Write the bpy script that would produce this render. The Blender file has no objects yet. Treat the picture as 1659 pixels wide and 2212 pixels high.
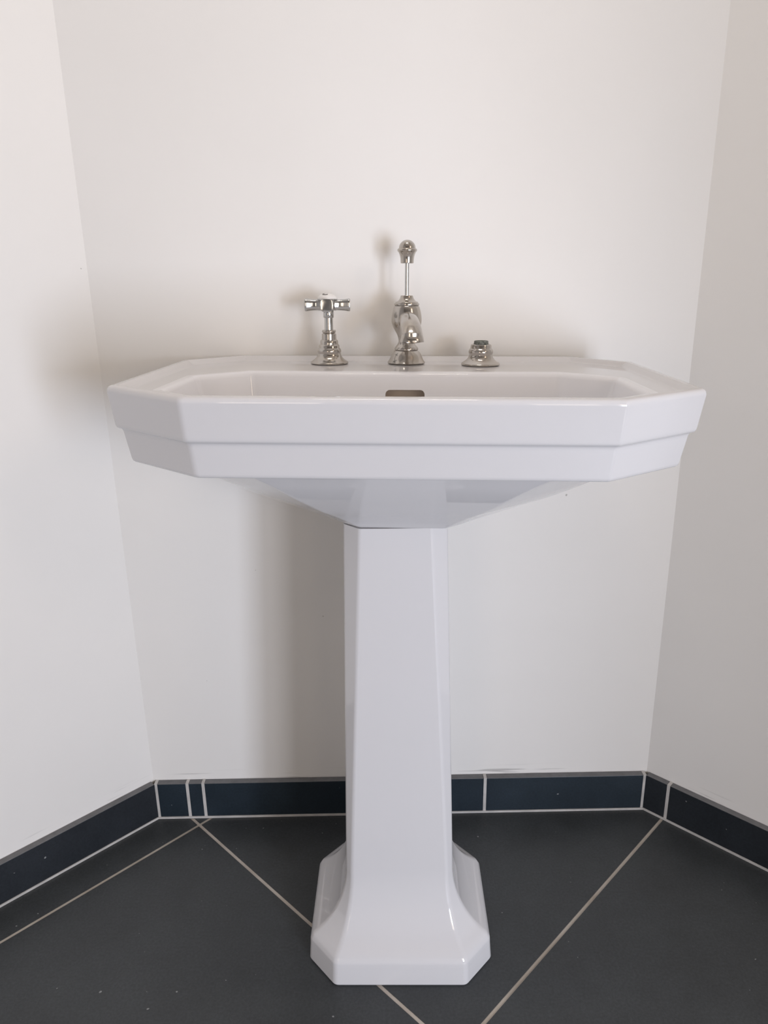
import bpy, bmesh, math, random
from mathutils import Vector, Matrix
random.seed(4)
sc = bpy.context.scene
COL = sc.collection
S2 = 2 ** -0.5

# ------------------------------------------------------------------ helpers
def link(name, me, mat, parent=None):
    o = bpy.data.objects.new(name, me)
    COL.objects.link(o)
    for m in (mat if isinstance(mat, (list, tuple)) else [mat]):
        me.materials.append(m)
    if parent: o.parent = parent
    return o

def mesh(name, verts, faces, mat, parent=None, smooth=None, mats_idx=None):
    me = bpy.data.meshes.new(name)
    me.from_pydata([tuple(v) for v in verts], [], faces)
    bm = bmesh.new(); bm.from_mesh(me)
    bmesh.ops.remove_doubles(bm, verts=bm.verts, dist=1e-6)
    if mats_idx is None:
        bmesh.ops.recalc_face_normals(bm, faces=bm.faces)
    bm.to_mesh(me); bm.free()
    if mats_idx is not None and len(mats_idx) == len(me.polygons):
        for p, i in zip(me.polygons, mats_idx): p.material_index = i
    if smooth is not None:
        for p in me.polygons: p.use_smooth = True
        if smooth < 180: me.set_sharp_from_angle(angle=math.radians(smooth))
    return link(name, me, mat, parent)

def from_bm(name, bm, mat, parent=None, smooth=None):
    me = bpy.data.meshes.new(name)
    bmesh.ops.recalc_face_normals(bm, faces=bm.faces)
    bm.to_mesh(me); bm.free()
    if smooth is not None:
        for p in me.polygons: p.use_smooth = True
        if smooth < 180: me.set_sharp_from_angle(angle=math.radians(smooth))
    return link(name, me, mat, parent)

def weighted(o):
    m = o.modifiers.new('weighted', 'WEIGHTED_NORMAL'); m.mode = 'FACE_AREA'; m.weight = 60; m.keep_sharp = True

def empty(name, label, cat, loc, rot=(0, 0, 0), group=None):
    o = bpy.data.objects.new(name, None); COL.objects.link(o)
    o.empty_display_size = 0.05
    o.location = loc; o.rotation_euler = rot
    o['label'] = label; o['category'] = cat
    if group: o['group'] = group
    return o

def offset_poly(pts, d):
    """inset a CCW polygon; d is one distance or one per edge (edge i runs from i to i+1)"""
    n = len(pts)
    if not isinstance(d, (list, tuple)): d = [d] * n
    L = []
    for i in range(n):
        a, b = Vector(pts[i]), Vector(pts[(i + 1) % n])
        t = (b - a).normalized(); nrm = Vector((-t.y, t.x))
        L.append((a + nrm * d[i], t))
    out = []
    for i in range(n):
        p, t = L[i - 1]; q, u = L[i]
        den = t.x * u.y - t.y * u.x
        s = ((q.x - p.x) * u.y - (q.y - p.y) * u.x) / den
        out.append((p.x + t.x * s, p.y + t.y * s))
    return out

def round_poly(pts, r, seg=6):
    """round every corner; r one radius or one per corner; fixed vertex count"""
    n = len(pts); out = []
    rs = r if isinstance(r, (list, tuple)) else [r] * n
    for i in range(n):
        p = Vector(pts[i]); a = (Vector(pts[i - 1]) - p); b = (Vector(pts[(i + 1) % n]) - p)
        la, lb = a.length, b.length; a.normalize(); b.normalize()
        ang = a.angle(b)
        t = min(rs[i] / math.tan(ang / 2), la * .45, lb * .45)
        rr = t * math.tan(ang / 2)
        c = p + (a + b).normalized() * (rr / math.sin(ang / 2))
        s, e = (p + a * t) - c, (p + b * t) - c
        tot = s.angle(e)
        cr = s.x * e.y - s.y * e.x
        for k in range(seg + 1):
            f = tot * k / seg * (1 if cr > 0 else -1)
            v = Vector((s.x * math.cos(f) - s.y * math.sin(f), s.x * math.sin(f) + s.y * math.cos(f)))
            out.append((c.x + v.x, c.y + v.y))
    return out

def octagon(xf, hw, yf, ycf, ycb, xb, yb):
    return [(-xf, yf), (xf, yf), (hw, ycf), (hw, ycb), (xb, yb), (-xb, yb), (-hw, ycb), (-hw, ycf)]

def loft(name, rings, mat, parent=None, cap0=False, cap1=False, closed=False, smooth=35, wn=True):
    n = len(rings[0]); V = [v for r in rings for v in r]; F = []
    m = len(rings)
    for i in range(m if closed else m - 1):
        j = (i + 1) % m
        for k in range(n):
            l = (k + 1) % n
            F.append((i * n + k, i * n + l, j * n + l, j * n + k))
    if cap0: F.append(tuple(range(n))[::-1])
    if cap1: F.append(tuple((m - 1) * n + k for k in range(n)))
    o = mesh(name, V, F, mat, parent, smooth)
    if wn: weighted(o)
    return o

def lathe(name, prof, mat, parent=None, n=48, smooth=38, loc=(0, 0, 0), flat=None):
    """revolve (r, z) pairs about z"""
    V, F, R = [], [], []
    for r, z in prof:
        if r < 1e-5:
            R.append([len(V)]); V.append((loc[0], loc[1], loc[2] + z))
        else:
            R.append(list(range(len(V), len(V) + n)))
            for k in range(n):
                a = 2 * math.pi * k / n
                V.append((loc[0] + r * math.cos(a), loc[1] + r * math.sin(a), loc[2] + z))
    for A, B in zip(R, R[1:]):
        for k in range(n):
            l = (k + 1) % n
            if len(A) == 1 and len(B) == 1: continue
            if len(A) == 1: F.append((A[0], B[l], B[k]))
            elif len(B) == 1: F.append((A[k], A[l], B[0]))
            else: F.append((A[k], A[l], B[l], B[k]))
    return mesh(name, V, F, mat, parent, smooth)

def smoothprof(pts, sub=4):
    """Catmull-Rom through profile points"""
    out = []
    P = [pts[0]] + list(pts) + [pts[-1]]
    for i in range(1, len(P) - 2):
        p0, p1, p2, p3 = P[i - 1], P[i], P[i + 1], P[i + 2]
        for s in range(sub):
            t = s / sub
            out.append(tuple(0.5 * ((2 * b) + (-a + c) * t + (2 * a - 5 * b + 4 * c - d) * t * t + (-a + 3 * b - 3 * c + d) * t ** 3)
                             for a, b, c, d in zip(p0, p1, p2, p3)))
    out.append(tuple(pts[-1]))
    return out

# ---------------------------------------------------------------- materials
def new_mat(name):
    m = bpy.data.materials.new(name); m.use_nodes = True
    nt = m.node_tree; b = nt.nodes['Principled BSDF']
    return m, nt, b

def noise(nt, scale, detail=4, rough=.55, coord='Object', vec=None):
    n = nt.nodes.new('ShaderNodeTexNoise'); n.inputs['Scale'].default_value = scale
    n.inputs['Detail'].default_value = detail; n.inputs['Roughness'].default_value = rough
    if vec is None:
        tc = nt.nodes.new('ShaderNodeTexCoord'); vec = tc.outputs[coord]
    nt.links.new(vec, n.inputs['Vector'])
    return n.outputs['Fac']

def ramp(nt, fac, stops):
    r = nt.nodes.new('ShaderNodeValToRGB')
    el = r.color_ramp.elements
    while len(el) < len(stops): el.new(0.5)
    for e, (p, c) in zip(el, stops):
        e.position = p; e.color = (*c, 1) if len(c) == 3 else c
    nt.links.new(fac, r.inputs['Fac'])
    return r.outputs['Color']

def mix(nt, fac, a, b, mode='MIX'):
    m = nt.nodes.new('ShaderNodeMix'); m.data_type = 'RGBA'; m.blend_type = mode
    for sock, v in ((m.inputs['Factor'], fac), (m.inputs['A'], a), (m.inputs['B'], b)):
        if hasattr(v, 'is_linked') or hasattr(v, 'links'): nt.links.new(v, sock)
        else: sock.default_value = v if not isinstance(v, tuple) or len(v) == 4 else (*v, 1)
    # colour sockets share names, pick the RGBA ones
    return m

def mixc(nt, fac, a, b, mode='MIX'):
    m = nt.nodes.new('ShaderNodeMix'); m.data_type = 'RGBA'; m.blend_type = mode
    ins = [s for s in m.inputs if s.enabled]
    for sock, v in zip(ins, (fac, a, b)):
        if isinstance(v, bpy.types.NodeSocket): nt.links.new(v, sock)
        else: sock.default_value = (*v, 1) if isinstance(v, tuple) else v
    return [s for s in m.outputs if s.enabled][0]

def bump(nt, b, h, strength, dist=.002):
    n = nt.nodes.new('ShaderNodeBump'); n.inputs['Strength'].default_value = strength
    n.inputs['Distance'].default_value = dist
    nt.links.new(h, n.inputs['Height']); nt.links.new(n.outputs['Normal'], b.inputs['Normal'])

def wall_mat():
    m, nt, b = new_mat('white_paint')
    f = noise(nt, 3.0, 3)
    c = ramp(nt, f, [(.3, (.845, .826, .798)), (.7, (.87, .851, .824))])
    # tiny scuffs and pin-prick marks
    s = noise(nt, 90, 1, .4)
    s2 = ramp(nt, s, [(.845, (0, 0, 0)), (.86, (1, 1, 1))])
    c = mixc(nt, s2, c, (.5, .48, .46))
    tc = nt.nodes.new('ShaderNodeTexCoord'); mp = nt.nodes.new('ShaderNodeMapping'); mp.inputs['Scale'].default_value = (7, 7, 150)
    nt.links.new(tc.outputs['Object'], mp.inputs['Vector'])
    st = ramp(nt, noise(nt, 1.0, 3, .5, vec=mp.outputs['Vector']), [(.60, (0, 0, 0)), (.70, (1, 1, 1))])
    sx = nt.nodes.new('ShaderNodeSeparateXYZ'); nt.links.new(tc.outputs['Object'], sx.inputs['Vector'])
    band = ramp(nt, sx.outputs['Z'], [(.078, (1, 1, 1)), (.098, (0, 0, 0))])
    c = mixc(nt, mixc(nt, 1.0, st, band, 'MULTIPLY'), c, (.40, .39, .38))
    nt.links.new(c, b.inputs['Base Color'])
    b.inputs['Roughness'].default_value = .5
    b.inputs['Specular IOR Level'].default_value = .35
    h = noise(nt, 9, 4, .5)
    bump(nt, b, h, .12, .006)
    return m

def ceramic_mat(name='white_ceramic', col=(.71, .70, .71)):
    m, nt, b = new_mat(name)
    f = noise(nt, 4, 2)
    c = ramp(nt, f, [(.3, tuple(x * .985 for x in col)), (.7, col)])
    nt.links.new(c, b.inputs['Base Color'])
    b.inputs['Roughness'].default_value = .03
    b.inputs['IOR'].default_value = 1.52
    return m

def tile_mat(name, base, rough):
    m, nt, b = new_mat(name)
    f = noise(nt, 7, 8, .65)
    c = ramp(nt, f, [(.25, tuple(x * .72 for x in base)), (.75, tuple(x * 1.3 for x in base))])
    g = noise(nt, 260, 3, .7)
    g2 = ramp(nt, g, [(.35, tuple(x * .8 for x in (1, 1, 1))), (.7, (1.15, 1.15, 1.15))])
    c = mixc(nt, 1.0, c, g2, 'MULTIPLY')
    s = noise(nt, 120, 1, .3)
    s2 = ramp(nt, s, [(.80, (0, 0, 0)), (.815, (.8, .8, .8))])
    c = mixc(nt, s2, c, (.32, .33, .33))
    nt.links.new(c, b.inputs['Base Color'])
    r = ramp(nt, f, [(.3, (rough - .05,) * 3), (.7, (rough + .08,) * 3)])
    nt.links.new(r, b.inputs['Roughness'])
    bump(nt, b, noise(nt, 30, 8, .7), .18, .0015)
    return m

def grout_mat():
    m, nt, b = new_mat('grout')
    c = ramp(nt, noise(nt, 14, 5, .6), [(.3, (.44, .38, .32)), (.7, (.60, .55, .49))])
    nt.links.new(c, b.inputs['Base Color']); b.inputs['Roughness'].default_value = .85
    return m

def metal_mat(name, col, rough, warm=None):
    m, nt, b = new_mat(name)
    f = noise(nt, 60, 5, .6)
    c = ramp(nt, f, [(.35, tuple(x * .9 for x in col)), (.65, col)])
    if warm: c = mixc(nt, ramp(nt, noise(nt, 35, 4), [(.45, (0, 0, 0)), (.7, (.6, .6, .6))]), c, warm)
    nt.links.new(c, b.inputs['Base Color'])
    b.inputs['Metallic'].default_value = 1
    r = ramp(nt, f, [(.3, (rough,) * 3), (.7, (rough + .08,) * 3)])
    nt.links.new(r, b.inputs['Roughness'])
    return m

def plain_mat(name, col, rough, scale=40, var=.12):
    m, nt, b = new_mat(name)
    c = ramp(nt, noise(nt, scale, 4), [(.3, tuple(x * (1 - var) for x in col)), (.7, tuple(x * (1 + var) for x in col))])
    nt.links.new(c, b.inputs['Base Color']); b.inputs['Roughness'].default_value = rough
    return m

M_wall = wall_mat()
M_far = plain_mat('bounce_cutting_grey', (.42, .41, .40), .7, 2, .03)  # unseen far walls greyed to cut the light bounced from the left
M_cer = ceramic_mat()
M_bowl = ceramic_mat('white_ceramic_brightened', (.86, .86, .89))  # the rim's ceramic, lightened to stand in for light inside the bowl
M_tile = tile_mat('slate_floor_tile', (.042, .0465, .050), .42)
M_skirt2 = tile_mat('slate_side_skirting_tile', (.020, .024, .030), .38)
M_skirt = tile_mat('slate_skirting_blue_reflection', (.016, .026, .037), .38)  # bluer copy for the back run, sky reflection put into the colour
M_top = plain_mat('pale_tile_edge', (.15, .15, .155), .6, 60, .15)
M_grout = grout_mat()
M_grout2 = plain_mat('pale_grout', (.56, .54, .52), .85)
M_nickel = metal_mat('worn_nickel', (.54, .51, .475), .13, (.45, .39, .32))
M_chrome = metal_mat('chrome', (.56, .565, .56), .09)
M_brass = plain_mat('corroded_brass', (.16, .17, .15), .6, 300, .6)
M_cap = ceramic_mat('porcelain_cap', (.84, .82, .80))
M_mark = plain_mat('dark_marking', (.12, .11, .10), .5)
M_dark = plain_mat('dark_opening', (.05, .04, .035), .6)
M_over = plain_mat('overflow_inside', (.70, .60, .50), .5, 40, .05)

# ---------------------------------------------------------------- room shell
T = .0135                      # wall face lies this far behind the skirting face
XL, XR = -.4307, .4835         # skirting face corners on the floor
K = T * math.tan(math.pi / 8)
CL, CR = (XL - K, T), (XR + K, T)
LL, LR = 0.80, 0.62            # lengths of the splayed side walls
EL = (CL[0] - S2 * LL, T - S2 * LL); ER = (CR[0] + S2 * LR, T - S2 * LR)
YB, ZC = -3.4, 2.5
YH = -1.55
YN, XE = -.82, 2.4            # beyond the added right-hand shading nib the room opens out towards the window

def wall(name, a, b, th=.1, ext0=0, ext1=0, mat=None, top=None):
    a, b = Vector(a), Vector(b); t = (b - a).normalized(); n = Vector((-t.y, t.x))   # n points outward
    a = a - t * ext0; b = b + t * ext1
    c, d = b + n * th, a + n * th
    V = [(p.x, p.y, z) for z in (-.05, top or ZC) for p in (a, b, c, d)]
    F = [(0, 1, 5, 4), (1, 2, 6, 5), (2, 3, 7, 6), (3, 0, 4, 7), (0, 3, 2, 1), (4, 5, 6, 7)]
    o = mesh(name, V, F, mat or M_wall); o['kind'] = 'structure'
    return o

# going clockwise seen from above so that the left-hand normal points out of the room
wall('wall_back', CL, CR)
wall('wall_left', EL, CL)
wall('wall_right', CR, ER)
wall('wall_outer_left', (EL[0], YB), EL, mat=M_far)
wall('wall_nib_blocker_right', ER, (ER[0], YN))  # unseen nib, shaped to block window light from the right corner
wall('wall_half_blocker_right', (ER[0], YN), (ER[0], YH), top=1.3)  # unseen partition added to keep low window light off the right side
wall('wall_return_right', (ER[0], YN), (XE, YN))
wall('wall_side_right', (XE, YN), (XE, YB))
wall('wall_front', (XE, YB), (EL[0], YB), mat=M_far)

foot = [CL, EL, (EL[0], YB), (XE, YB), (XE, YN), (ER[0], YN), ER, CR]
def slab(name, z0, z1, mat):
    n = len(foot)
    V = [(x, y, z0) for x, y in foot] + [(x, y, z1) for x, y in foot]
    F = [tuple(range(n))[::-1], tuple(range(n, 2 * n))] + [(i, (i + 1) % n, (i + 1) % n + n, i + n) for i in range(n)]
    o = mesh(name, V, F, mat); o['kind'] = 'structure'
    return o
M_ceil = plain_mat('ceiling_paint', (.78, .74, .69), .7, 3, .02)
slab('ceiling', ZC, ZC + .1, M_ceil)

# floor: grout bed with slate tiles laid at 45 degrees, one mesh
A0, C0, B0 = .33123, -.53643, -.36811    # measured joints: y=x+A0, y=x+C0, y=-x+B0
PITCH = A0 - C0
G = .0058 / S2 / 2                        # half joint width in the (x-y), (x+y) measure
def clip(poly, a, b):
    """keep the part of poly to the left of a->b"""
    out = []
    a, b = Vector(a), Vector(b); t = b - a
    side = lambda p: t.x * (p[1] - a.y) - t.y * (p[0] - a.x)
    for i in range(len(poly)):
        p, q = poly[i], poly[(i + 1) % len(poly)]
        sp, sq = side(p), side(q)
        if sp >= 0: out.append(p)
        if (sp >= 0) != (sq >= 0):
            f = sp / (sp - sq); out.append((p[0] + (q[0] - p[0]) * f, p[1] + (q[1] - p[1]) * f))
    return out
bmf = bmesh.new()
def add_prism(bm, poly, z0, z1, mi):
    lo = [bm.verts.new((x, y, z0)) for x, y in poly]; hi = [bm.verts.new((x, y, z1)) for x, y in poly]
    fs = [bm.faces.new(hi)]
    fs.append(bm.faces.new(lo[::-1]))
    for i in range(len(poly)):
        j = (i + 1) % len(poly); fs.append(bm.faces.new((lo[i], lo[j], hi[j], hi[i])))
    for f in fs: f.material_index = mi
add_prism(bmf, foot, -.05, -.0012, 1)
for i in range(-4, 6):
    for j in range(-2, 7):
        # d = y - x in (d0,d1), s = x + y in (s0,s1)
        d1 = A0 + PITCH * (i + 1) - G; d0 = A0 + PITCH * i + G
        s1 = B0 - PITCH * (j - 1) - G; s0 = B0 - PITCH * j + G
        poly = [((s - d) / 2, (s + d) / 2) for s, d in ((s0, d0), (s1, d0), (s1, d1), (s0, d1))]
        for e in range(len(foot)):
            poly = clip(poly, foot[e], foot[(e + 1) % len(foot)]) if e not in (4, 5) else poly
            if len(poly) < 3: break
        if len(poly) >= 3: 
            area = sum(poly[k][0] * poly[(k + 1) % len(poly)][1] - poly[(k + 1) % len(poly)][0] * poly[k][1] for k in range(len(poly))) / 2
            if area < 0: poly = poly[::-1]
            if abs(area) > 1e-5: add_prism(bmf, poly, -.02, 0, 0)
fl = from_bm('floor', bmf, [M_tile, M_grout]); fl['kind'] = 'structure'

# skirting: dark tiles on edge with pale joints, a mesh per wall
HS = .0763
def skirting(name, a, d, length, joints, jw=.0055, corner=0.0):
    """a: start on the floor at the skirting face, d: direction, joints: distances of joint centres"""
    d = Vector(d).normalized(); n = Vector((-d.y, d.x)) if False else Vector((d.y, -d.x))
    bm = bmesh.new()
    out = -n                                               # out of the room
    def pr(s0, s1, o0, o1, z0, z1, mi, bev=0):
        pts = [Vector(a) + d * s + out * o for s, o in ((s0, o0), (s1, o0), (s1, o1), (s0, o1))]
        lo = [bm.verts.new((p.x, p.y, z0)) for p in pts]; hi = [bm.verts.new((p.x, p.y, z1)) for p in pts]
        fs = [bm.faces.new(lo[::-1]), bm.faces.new(hi)] + [bm.faces.new((lo[i], lo[(i + 1) % 4], hi[(i + 1) % 4], hi[i])) for i in range(4)]
        for f in fs: f.material_index = mi
        if bev:
            r = bmesh.ops.bevel(bm, geom=list({e for f in fs for e in f.edges}), offset=bev, segments=2, affect='EDGES', profile=.5)
            for f in r['faces']: f.material_index = mi
    cuts = [corner] + [j for j in joints] + [length]
    for k, (s0, s1) in enumerate(zip(cuts, cuts[1:])):
        p0 = s0 + (jw / 2 if k or corner else 0); p1 = s1 - (jw / 2 if k < len(cuts) - 2 else 0)
        pr(p0, p1, 0, T - .0003, .0042, HS, 0, .0008)
    pr(0, length, .0006, T - .0003, .0005, HS - .0012, 1)      # bedding that shows in the joints
    pr(-.001, length, -.0012, .0006, .0002, .0042, 1)          # the pale line where skirting meets floor
    for j in joints: pr(j - jw / 2, j + jw / 2, .0002, T - .0003, .0042, HS + .0004, 1)
    bm.normal_update()
    for f in bm.faces:
        if f.material_index == 0 and abs(f.normal.z) > .6 and f.calc_center_median().z > .07: f.material_index = 2
    o = from_bm(name, bm, [M_skirt if name == 'baseboard_back' else M_skirt2, M_grout2, M_top]); o['kind'] = 'structure'
    return o
W = XR - XL
skirting('baseboard_back', (XL, 0), (1, 0), W, [.0022, -.3704 - XL, -.3409 - XL, .1836 - XL, W - .0025])
skirting('baseboard_left', (XL - .9 * S2, -.9 * S2), (1, 1), .9, [.38])
skirting('baseboard_right', (XR, 0), (1, -1), LR - .02, [.0425])

# ------------------------------------------------------------------ washbasin
BX, BZ, BYAW, BTILT = .04034, .85033, -.04875, -.01501
BROT = (0, -BTILT, BYAW)
BM = Matrix.Translation((BX, 0, BZ)) @ Matrix.Rotation(BYAW, 4, 'Z') @ Matrix.Rotation(-BTILT, 4, 'Y')
def bworld(p): return BM @ Vector(p)

basin = empty('washbasin', 'wide white octagonal ceramic washbasin with stepped rim on the pedestal', 'washbasin', (BX, 0, BZ), BROT)
OUT = octagon(.2202, .3258, -.4339, -.3535, -.0776, .253, 0.0)
def rring(poly, z, r, seg=6): return [(x, y, z) for x, y in round_poly(poly, r, seg)]
def ins(d, back=None):
    b = d if back is None else back
    return offset_poly(OUT, [d, d, d, d, b, d, d, d])
rv = [.011, .005, .004, .005, .006, .006, .005, .004]
rv = [.013, .0070, .005, .006, .006, .006, .006, .005]
def RR(k=1.0): return [x * k for x in rv]
OPEN = octagon(.196, .2665, -.396, -.338, -.213, .2050, -.161)
prof = [(.075, -.0878), (.030, -.0884), (.0230, -.0884), (.0202, -.0878), (.0183, -.0862), (.0172, -.0830),
        (.0125, -.0545), (.0120, -.0515), (.0108, -.0492), (.0092, -.0482), (.0078, -.0478), (.0064, -.0468), (.0054, -.0450), (.0048, -.0420),
        (.0004, -.0070), (.0006, -.0048), (.0014, -.0025), (.0028, -.0010), (.0048, -.0002), (.0070, 0.0), (.0115, 0.0)]
rings = [rring(ins(d, min(d, .004 + d * .2)), z, rv) for d, z in prof]
for d, z, bk in ((.0118, -.0003, .0115), (.0135, -.0012, .0135), (.0165, -.0037, .0185), (.0190, -.0056, .0225), (.0208, -.0063, .0245), (.0235, -.0065, .027)):
    rings.append(rring(ins(d, bk), z, rv))
rings.append(rring(offset_poly(OPEN, -.012), -.0066, [.010] * 8))
loft('rim', rings, M_cer, basin)

def scaled(poly, s, cy=-.277): return [(x * s, cy + (y - cy) * s) for x, y in poly]
inner = [(offset_poly(OPEN, -.012), -.0066), (offset_poly(OPEN, -.0065), -.0067), (offset_poly(OPEN, -.0040), -.0070), (offset_poly(OPEN, -.0018), -.0080),
         (offset_poly(OPEN, 0), -.0098), (offset_poly(OPEN, .0012), -.0128), (offset_poly(OPEN, .0095), -.045), (offset_poly(OPEN, .021), -.070),
         (scaled(OPEN, .74), -.090), (scaled(OPEN, .57), -.104), (scaled(OPEN, .40), -.113), (scaled(OPEN, .22), -.118), (scaled(OPEN, .08), -.120)]
outer = [(scaled(OPEN, .08), -.125), (scaled(OPEN, .24), -.1235), (scaled(OPEN, .43), -.119), (scaled(OPEN, .61), -.110), (scaled(OPEN, .79), -.095),
         (offset_poly(OPEN, .013), -.074), (offset_poly(OPEN, .001), -.045), (offset_poly(OPEN, -.0075), -.0165), (offset_poly(OPEN, -.012), -.0110)]
br = [rring(p, z, [.012] * 8, 5) for p, z in inner + outer]
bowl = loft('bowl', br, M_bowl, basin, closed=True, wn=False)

# cut the overflow slot through the back of the bowl
def cutter():
    bm = bmesh.new(); w, z0, z1, r = .0262, -.047, -.0295, .006
    pts = [(x, z) for x, z in round_poly([(-w, z0), (w, z0), (w, z1), (-w, z1)], r, 5)]
    f = [bm.verts.new((x + .0012, -.190, z)) for x, z in pts]; b = [bm.verts.new((x + .0012, -.125, z)) for x, z in pts]
    bm.faces.new(f); bm.faces.new(b[::-1])
    for i in range(len(pts)):
        j = (i + 1) % len(pts); bm.faces.new((f[i], b[i], b[j], f[j]))
    bmesh.ops.recalc_face_normals(bm, faces=bm.faces)
    me = bpy.data.meshes.new('slot'); bm.to_mesh(me); bm.free()
    o = bpy.data.objects.new('slot', me); COL.objects.link(o); o.parent = basin
    return o
cut = cutter()
bpy.context.view_layer.update()
md = bowl.modifiers.new('slot', 'BOOLEAN'); md.operation = 'DIFFERENCE'; md.object = cut; md.solver = 'EXACT'
dg = bpy.context.evaluated_depsgraph_get()
nm = bpy.data.meshes.new_from_object(bowl.evaluated_get(dg))
bowl.modifiers.clear(); bowl.data = nm
bpy.data.objects.remove(cut)
for p in nm.polygons: p.use_smooth = True
nm.set_sharp_from_angle(angle=math.radians(35)); weighted(bowl)
# channel seen through the slot
bm = bmesh.new()
pts = round_poly([(-.030, -.052), (.030, -.052), (.030, -.026), (-.030, -.026)], .008, 5)
ri = [[bm.verts.new((x * s + .0012, y, -.039 + (z + .039) * s)) for x, z in pts] for s, y in ((1, -.1570), (1.0, -.148), (.8, -.142))]
for A, B in zip(ri, ri[1:]):
    for i in range(len(pts)):
        j = (i + 1) % len(pts); bm.faces.new((A[i], A[j], B[j], B[i]))
bm.faces.new(ri[-1])
ov = from_bm('overflow_channel', bm, M_over, basin, 40); ov['label'] = 'brownish overflow channel behind the slot'

hull = []
HK = [(.176, .298, -.410, -.078, -.03), (.166, .292, -.404, -.086, -.03), (.149, .273, -.392, -.098, -.035), (.134, .256, -.380, -.110, -.045),
      (.119, .232, -.363, -.125, -.06), (.104, .203, -.344, -.140, -.08), (.091, .176, -.328, -.152, -.10), (.080, .149, -.314, -.161, -.12),
      (.071, .122, -.303, -.169, -.14), (.063, .096, -.294, -.176, -.155), (.057, .078, -.289, -.181, -.165), (.053, .070, -.2865, -.1835, -.17)]
for xf, X, yf, z, yb in smoothprof(HK, 3):
    hull.append(rring(octagon(xf, X, yf, yf + (X - xf) * .8, yb - .04, xf, yb), z, [.010] * 8, 4))
ub = loft('underside', hull, M_cer, basin, cap0=True, cap1=True, smooth=60, wn=False)

# ------------------------------------------------------------------- pedestal
PX, PY, PYAW = .0170, -.235, -.022
ped = empty('basin_pedestal', 'tall white ceramic pedestal with tapered eight-sided column and flared foot on the floor', 'pedestal', (PX, PY, 0), (0, 0, PYAW))
FOOT = octagon(.0940, .1345, -.1195, -.0745, .0745, .0940, .1195)
def pins(d): return offset_poly(FOOT, d)
ZP = .0425
prings = []
def pr(d, z, r): prings.append([(x, y, z) for x, y in round_poly(d if isinstance(d, list) else pins(d), r, 6)])
plinth = [[(x, y, z) for x, y in round_poly(pins(d), r, 6)] for d, z, r in ((.02, .0, .012), (.0035, .0, .012), (.0010, .0012, .012), (.0, .004, .012), (.0018, .028, .012))]
loft('plinth', plinth, M_cer, ped, cap0=True, smooth=50)
for d, z in ((.0018, .028), (.0022, .0365), (.0030, .0395), (.0048, .0425)): pr(d, z, .012)
D1, Z1, Tt = .0560, .150, math.radians(66)
for k in range(14):
    t = Tt * (1 - k / 13)
    pr(.0570 - (D1 - .006) * (1 - math.cos(t)) / (1 - math.cos(Tt)), Z1 - (Z1 - .0465) * math.sin(t) / math.sin(Tt), .012 - .003 * k / 13)
SH_B = pins(.0570)
TOP = octagon(.0455, .0665, -.0500, -.0290, .0290, .0455, .0500)
for f in (.33, .66, 1.0):
    poly = [(a[0] + (b[0] - a[0]) * f, a[1] + (b[1] - a[1]) * f) for a, b in zip(SH_B, TOP)]
    pr(poly, Z1 + (.6659 - Z1) * f, .008)
loft('column', prings, M_cer, ped, cap1=True, smooth=50)

# ----------------------------------------------------------------------- taps
ZD = -.0066
def flange(name, parent, mat):
    return lathe(name, [(0.0, 0.0), (.0235, 0.0), (.0262, .0008), (.0270, .0020), (.0266, .0030)] +
                 smoothprof([(.0262, .0036), (.0222, .0064), (.0188, .0098), (.0170, .0130), (.0163, .0160)], 3) + [(.0160, .0163)], mat, parent)

# left: tap with its cross handle
tap = empty('tap', 'worn nickel tap with a four-armed cross handle and white porcelain cap, on the washbasin', 'tap', bworld((-.1110, -.0605, ZD)), BROT)
flange('escutcheon', tap, M_nickel)
lathe('body', [(.0160, .0163), (.0166, .0178), (.0169, .0200), (.0163, .0225), (.0150, .0240), (.0145, .0250), (.0146, .0275), (.0138, .0290), (.0127, .0300)] +
      [(.0126, .0345), (.0118, .0362), (.0103, .0370), (.0101, .0450), (.0090, .0462), (.0083, .0468), (.0095, .0476), (.0098, .0485), (.0098, .0500), (.0090, .0512), (.0060, .0514)], M_nickel, tap)
lathe('spindle', [(.0060, .0505), (.0058, .0690), (.0068, .0694), (.0073, .0705), (.0073, .0800), (.0065, .0812)], M_chrome, tap)
# cross handle: hub and four trumpet arms, one mesh
bm = bmesh.new()
def tube(bm, path, radii, n=20, ex=1.0):
    sg = lambda c: math.copysign(abs(c) ** ex, c)
    rr = []
    for i, (p, r) in enumerate(zip(path, radii)):
        p = Vector(p)
        t = (Vector(path[min(i + 1, len(path) - 1)]) - Vector(path[max(i - 1, 0)])).normalized()
        u = Vector((0, 0, 1)).cross(t).normalized() if abs(t.z) < .95 else Vector((1, 0, 0)).cross(t).normalized()
        v = t.cross(u)
        rx, ry = r if isinstance(r, tuple) else (r, r)
        rr.append([bm.verts.new(p + u * rx * sg(math.cos(2 * math.pi * k / n)) + v * ry * sg(math.sin(2 * math.pi * k / n))) for k in range(n)])
    for A, B in zip(rr, rr[1:]):
        for k in range(n): bm.faces.new((A[k], A[(k + 1) % n], B[(k + 1) % n], B[k]))
    bm.faces.new(rr[0][::-1]); bm.faces.new(rr[-1])
    return rr
HC, HX = .0882, -.0012
for k in range(4):
    a = math.radians(4 + 90 * k); dx, dy = math.cos(a), math.sin(a)
    L = [.004, .011, .0135, .018, .0235, .0285, .0305, .0314, .0316]
    R = [(.0080, .0084), (.0080, .0084), (.0066, .0080), (.0064, .0081), (.0072, .0085), (.0084, .0093), (.0088, .0095), (.0084, .0091), (.0072, .0080)]
    tube(bm, [(dx * l + HX, dy * l, HC) for l in L], R, 32, .62)
from_bm('cross_handle', bm, M_chrome, tap, 40)
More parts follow.
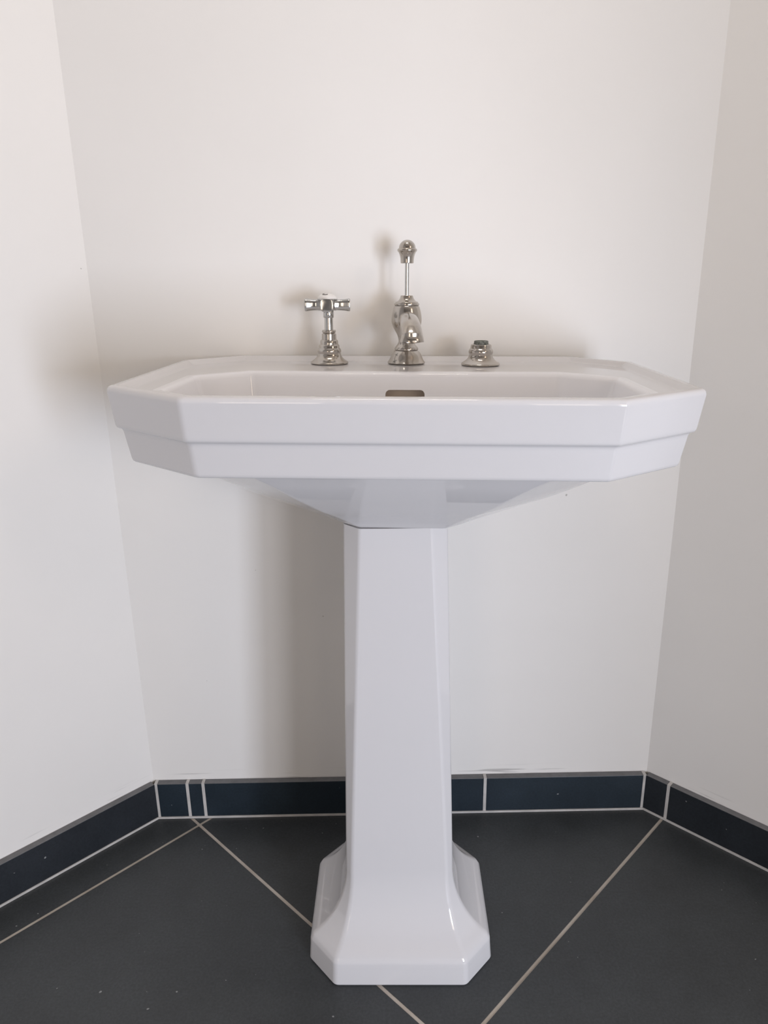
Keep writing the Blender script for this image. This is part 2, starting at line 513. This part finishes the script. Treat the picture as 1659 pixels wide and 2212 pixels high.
lathe('hub', [(.004, .0800), (.0100, .0802), (.0122, .0815), (.0130, .0835), (.0130, .0940), (.0142, .0952), (.0145, .0962), (.0141, .0972), (.0120, .0974)], M_chrome, tap, loc=(HX, 0, 0))
cap = lathe('index_cap', [(.0136, .0966), (.0138, .0974)] + [(.0136 * math.cos(t), .0974 + .0078 * math.sin(t)) for t in [math.pi / 2 * k / 9 for k in range(1, 9)]] + [(0, .1052)], M_cap, tap, loc=(HX, 0, 0))
cap['label'] = 'white porcelain index cap'
bm = bmesh.new()      # the dark worn mark on the cap
def domez(x, y): return .0974 + .0078 * math.sqrt(max(0, 1 - (x * x + y * y) / .0136 ** 2)) + .00012
def ribbon(pts, w):
    L_, R_ = [], []
    for i, p in enumerate(pts):
        t = (Vector(pts[min(i + 1, len(pts) - 1)]) - Vector(pts[max(i - 1, 0)])).normalized(); nrm = Vector((-t.y, t.x)) * w
        for S, q in ((L_, Vector(p) + nrm), (R_, Vector(p) - nrm)): S.append(bm.verts.new((q.x + HX, q.y, domez(q.x, q.y))))
    for i in range(len(pts) - 1): bm.faces.new((L_[i], R_[i], R_[i + 1], L_[i + 1]))
ribbon([(.0042 * math.cos(t) - .0012, .0046 * math.sin(t) - .0042) for t in [math.radians(50 + 26 * k) for k in range(11)]], .0012)
from_bm('marking', bm, M_mark, cap)

# right: the bare valve whose handle is missing
stub = empty('tap_valve', 'short worn nickel tap valve without a handle, bare dark spindle showing, on the washbasin', 'tap', bworld((.1085, -.0730, ZD)), BROT)
flange('escutcheon', stub, M_nickel)
lathe('collar', [(.0160, .0163), (.0166, .0178), (.0170, .0205), (.0168, .0225), (.0158, .0250), (.0150, .0256), (.0146, .0268), (.0144, .0300), (.0138, .0316), (.0128, .0322), (.0115, .0322), (.0112, .0300), (.004, .0300)], M_nickel, stub)
o = lathe('spindle', [(.0098, .0295), (.0101, .0330), (.0099, .0366), (.0090, .0374), (.0062, .0372), (.0058, .0355), (0, .0352)], M_brass, stub, n=10, smooth=20)
o['label'] = 'dark corroded bare spindle'

# centre: spout with lift rod
sp = empty('spout', 'worn nickel vase-shaped spout with a tall lift rod, in the middle of the washbasin', 'faucet', bworld((.0015, -.0545, ZD)), BROT)
lathe('base_flange', [(0, 0), (.0225, 0), (.0255, .0006), (.0268, .0020), (.0264, .0030)] + smoothprof([(.0260, .0034), (.0238, .0070), (.0222, .0110), (.0203, .0155), (.0170, .0200)], 3) + [(.0160, .0206)], M_nickel, sp)
lathe('body', smoothprof([(.0155, .0206), (.0166, .0212), (.0167, .0228), (.0158, .0252), (.0128, .0292), (.0113, .0330), (.0114, .0370), (.0128, .0425), (.0155, .0482), (.0186, .0540),
                          (.0207, .0600), (.0212, .0650), (.0208, .0710), (.0197, .0775), (.0180, .0840), (.0168, .0862)], 4), M_nickel, sp)
lathe('top_cap', [(.0160, .0862), (.0172, .0868), (.0176, .0880), (.0172, .0896), (.0160, .0902), (.0158, .0912), (.0150, .0920)] + smoothprof([(.0138, .0922), (.0112, .0945), (.0094, .0975), (.0086, .1005)], 4) + [(.0082, .1010), (.0068, .1008), (.0062, .0985), (.0, .0980)], M_nickel, sp)
rod = lathe('lift_rod', [(.0028, .0975), (.0028, .1500)], M_chrome, sp, n=24)
kb = lathe('knob', [(0, .1468), (.0086, .1468), (.0090, .1475)] + smoothprof([(.0090, .1478), (.0094, .1540), (.0105, .1590), (.0120, .1625)], 4) +
      [(.0130, .1634), (.0136, .1648), (.0134, .1664), (.0124, .1674), (.0115, .1680)] + [(.0114 * math.cos(t), .1680 + .0118 * math.sin(t)) for t in [math.pi / 2 * k / 10 for k in range(1, 10)]] + [(0, .1798)], M_nickel, rod)
# nozzle: swings slightly right, arches over and droops
bm = bmesh.new()
ctrl = [(0, -.006, .0600), (.0008, -.022, .0650), (.0022, -.044, .0680), (.0042, -.066, .0660), (.0060, -.086, .0590), (.0072, -.097, .0500), (.0076, -.1015, .0435), (.0077, -.1025, .0408)]
rad = [(.0115, .0115), (.0118, .0115), (.0122, .0112), (.0128, .0112), (.0138, .0112), (.0148, .0108), (.0156, .0104), (.0157, .0102)]
path = smoothprof([c + r for c, r in zip(ctrl, rad)], 5)
rr = []
n = 28
pts = [Vector(p[:3]) for p in path]
for i, p in enumerate(path):
    t = (pts[min(i + 1, len(pts) - 1)] - pts[max(i - 1, 0)]).normalized()
    if i == len(path) - 1: t = Vector((0, -.05, -1)).normalized()
    u = Vector((1, .07, 0)); u = (u - t * u.dot(t)).normalized(); v = t.cross(u)
    rr.append([bm.verts.new(pts[i] + u * p[3] * math.cos(2 * math.pi * k / n) + v * p[4] * math.sin(2 * math.pi * k / n)) for k in range(n)])
for s, up in ((.88, 0), (.80, .004), (.78, .012)):      # rolled lip and hollow mouth
    c = pts[-1] + Vector((0, 0, up)); rr.append([bm.verts.new(c + (v.co - pts[-1]) * s) for v in rr[len(path) - 1]])
for A, B in zip(rr, rr[1:]):
    for k in range(n): bm.faces.new((A[k], A[(k + 1) % n], B[(k + 1) % n], B[k]))
bm.faces.new(rr[0]); bm.faces.new(rr[-1])
from_bm('nozzle', bm, M_nickel, sp, 45)

tap.scale = (1.03, 1.0, .945); stub.scale = (1.03, 1.0, .93); sp.scale = (1.03, 1.0, .953)

# --------------------------------------------------------------------- camera
cam = bpy.data.cameras.new('camera'); co = bpy.data.objects.new('camera', cam); COL.objects.link(co)
R = [(.999839, -.009721, -.015079), (-.017297, -.299369, -.953981), (.004759, .954088, -.299489)]
cx, cy, cz = Vector(R[0]), -Vector(R[1]), -Vector(R[2])
co.matrix_world = Matrix(((cx.x, cy.x, cz.x, -.00257), (cx.y, cy.y, cz.y, -1.14851), (cx.z, cy.z, cz.z, .9588), (0, 0, 0, 1)))
cam.sensor_fit = 'VERTICAL'; cam.sensor_height = 24.0; cam.sensor_width = 18.0
cam.lens = 1582.256 * 24.0 / 2212
cam.clip_start = .01
sc.camera = co

# --------------------------------------------------------------------- lights
def area(name, loc, target, sx, sy, power, col, spread=180):
    l = bpy.data.lights.new(name, 'AREA'); l.shape = 'RECTANGLE'; l.size = sx; l.size_y = sy
    l.energy = power; l.color = col; l.spread = math.radians(spread)
    o = bpy.data.objects.new(name, l); COL.objects.link(o); o.location = loc
    d = Vector(target) - Vector(loc); o.rotation_euler = d.to_track_quat('-Z', 'Y').to_euler()
    return o
COOL = (.875, .96, 1.14)
area('window_light', (.80, -2.3, 1.0), (0, -.1, .5), .28, .5, 4.4, (1.0, .86, .72))
area('window_light', (.80, -2.3, .55), (0, -.1, .3), .28, .6, 7.2, COOL)
area('window_light', (1.20, -2.35, .62), (0, -.1, .3), .30, .80, 22.0, COOL)
area('window_light', (1.20, -2.35, 1.20), (0, -.1, .4), .30, .36, 2.6, (1.0, .88, .76))
area('window_light', (1.90, -2.1, 2.0), (0, -.1, .8), .34, .7, 5.0, (1.0, .78, .60))
area('fill_light', (-.72, -2.9, 1.05), (-.1, -.1, .5), .45, 1.0, 4.4, (1.0, .83, .68))  # fill added for the left side, no lamp stands here
area('fill_light', (.60, -3.1, 1.05), (-.1, -.1, .5), .30, 1.0, 2.6, (1.0, .84, .69))  # added fill as well, placed off axis, no source of its own
area('ceiling_light', (-.12, -.55, 2.46), (-.12, -.55, 0), .29, .06, 2.6, (1.0, .91, .82))
area('ceiling_light', (.16, -.55, 2.46), (.16, -.55, 0), .19, .06, 1.7, (1.0, .91, .82))
w = bpy.data.worlds.new('world'); sc.world = w; w.use_nodes = True
w.node_tree.nodes['Background'].inputs[0].default_value = (.75, .8, .9, 1)
w.node_tree.nodes['Background'].inputs[1].default_value = .3
sc.view_settings.view_transform = 'Standard'
sc.view_settings.look = 'None'
sc.view_settings.exposure = 0.0
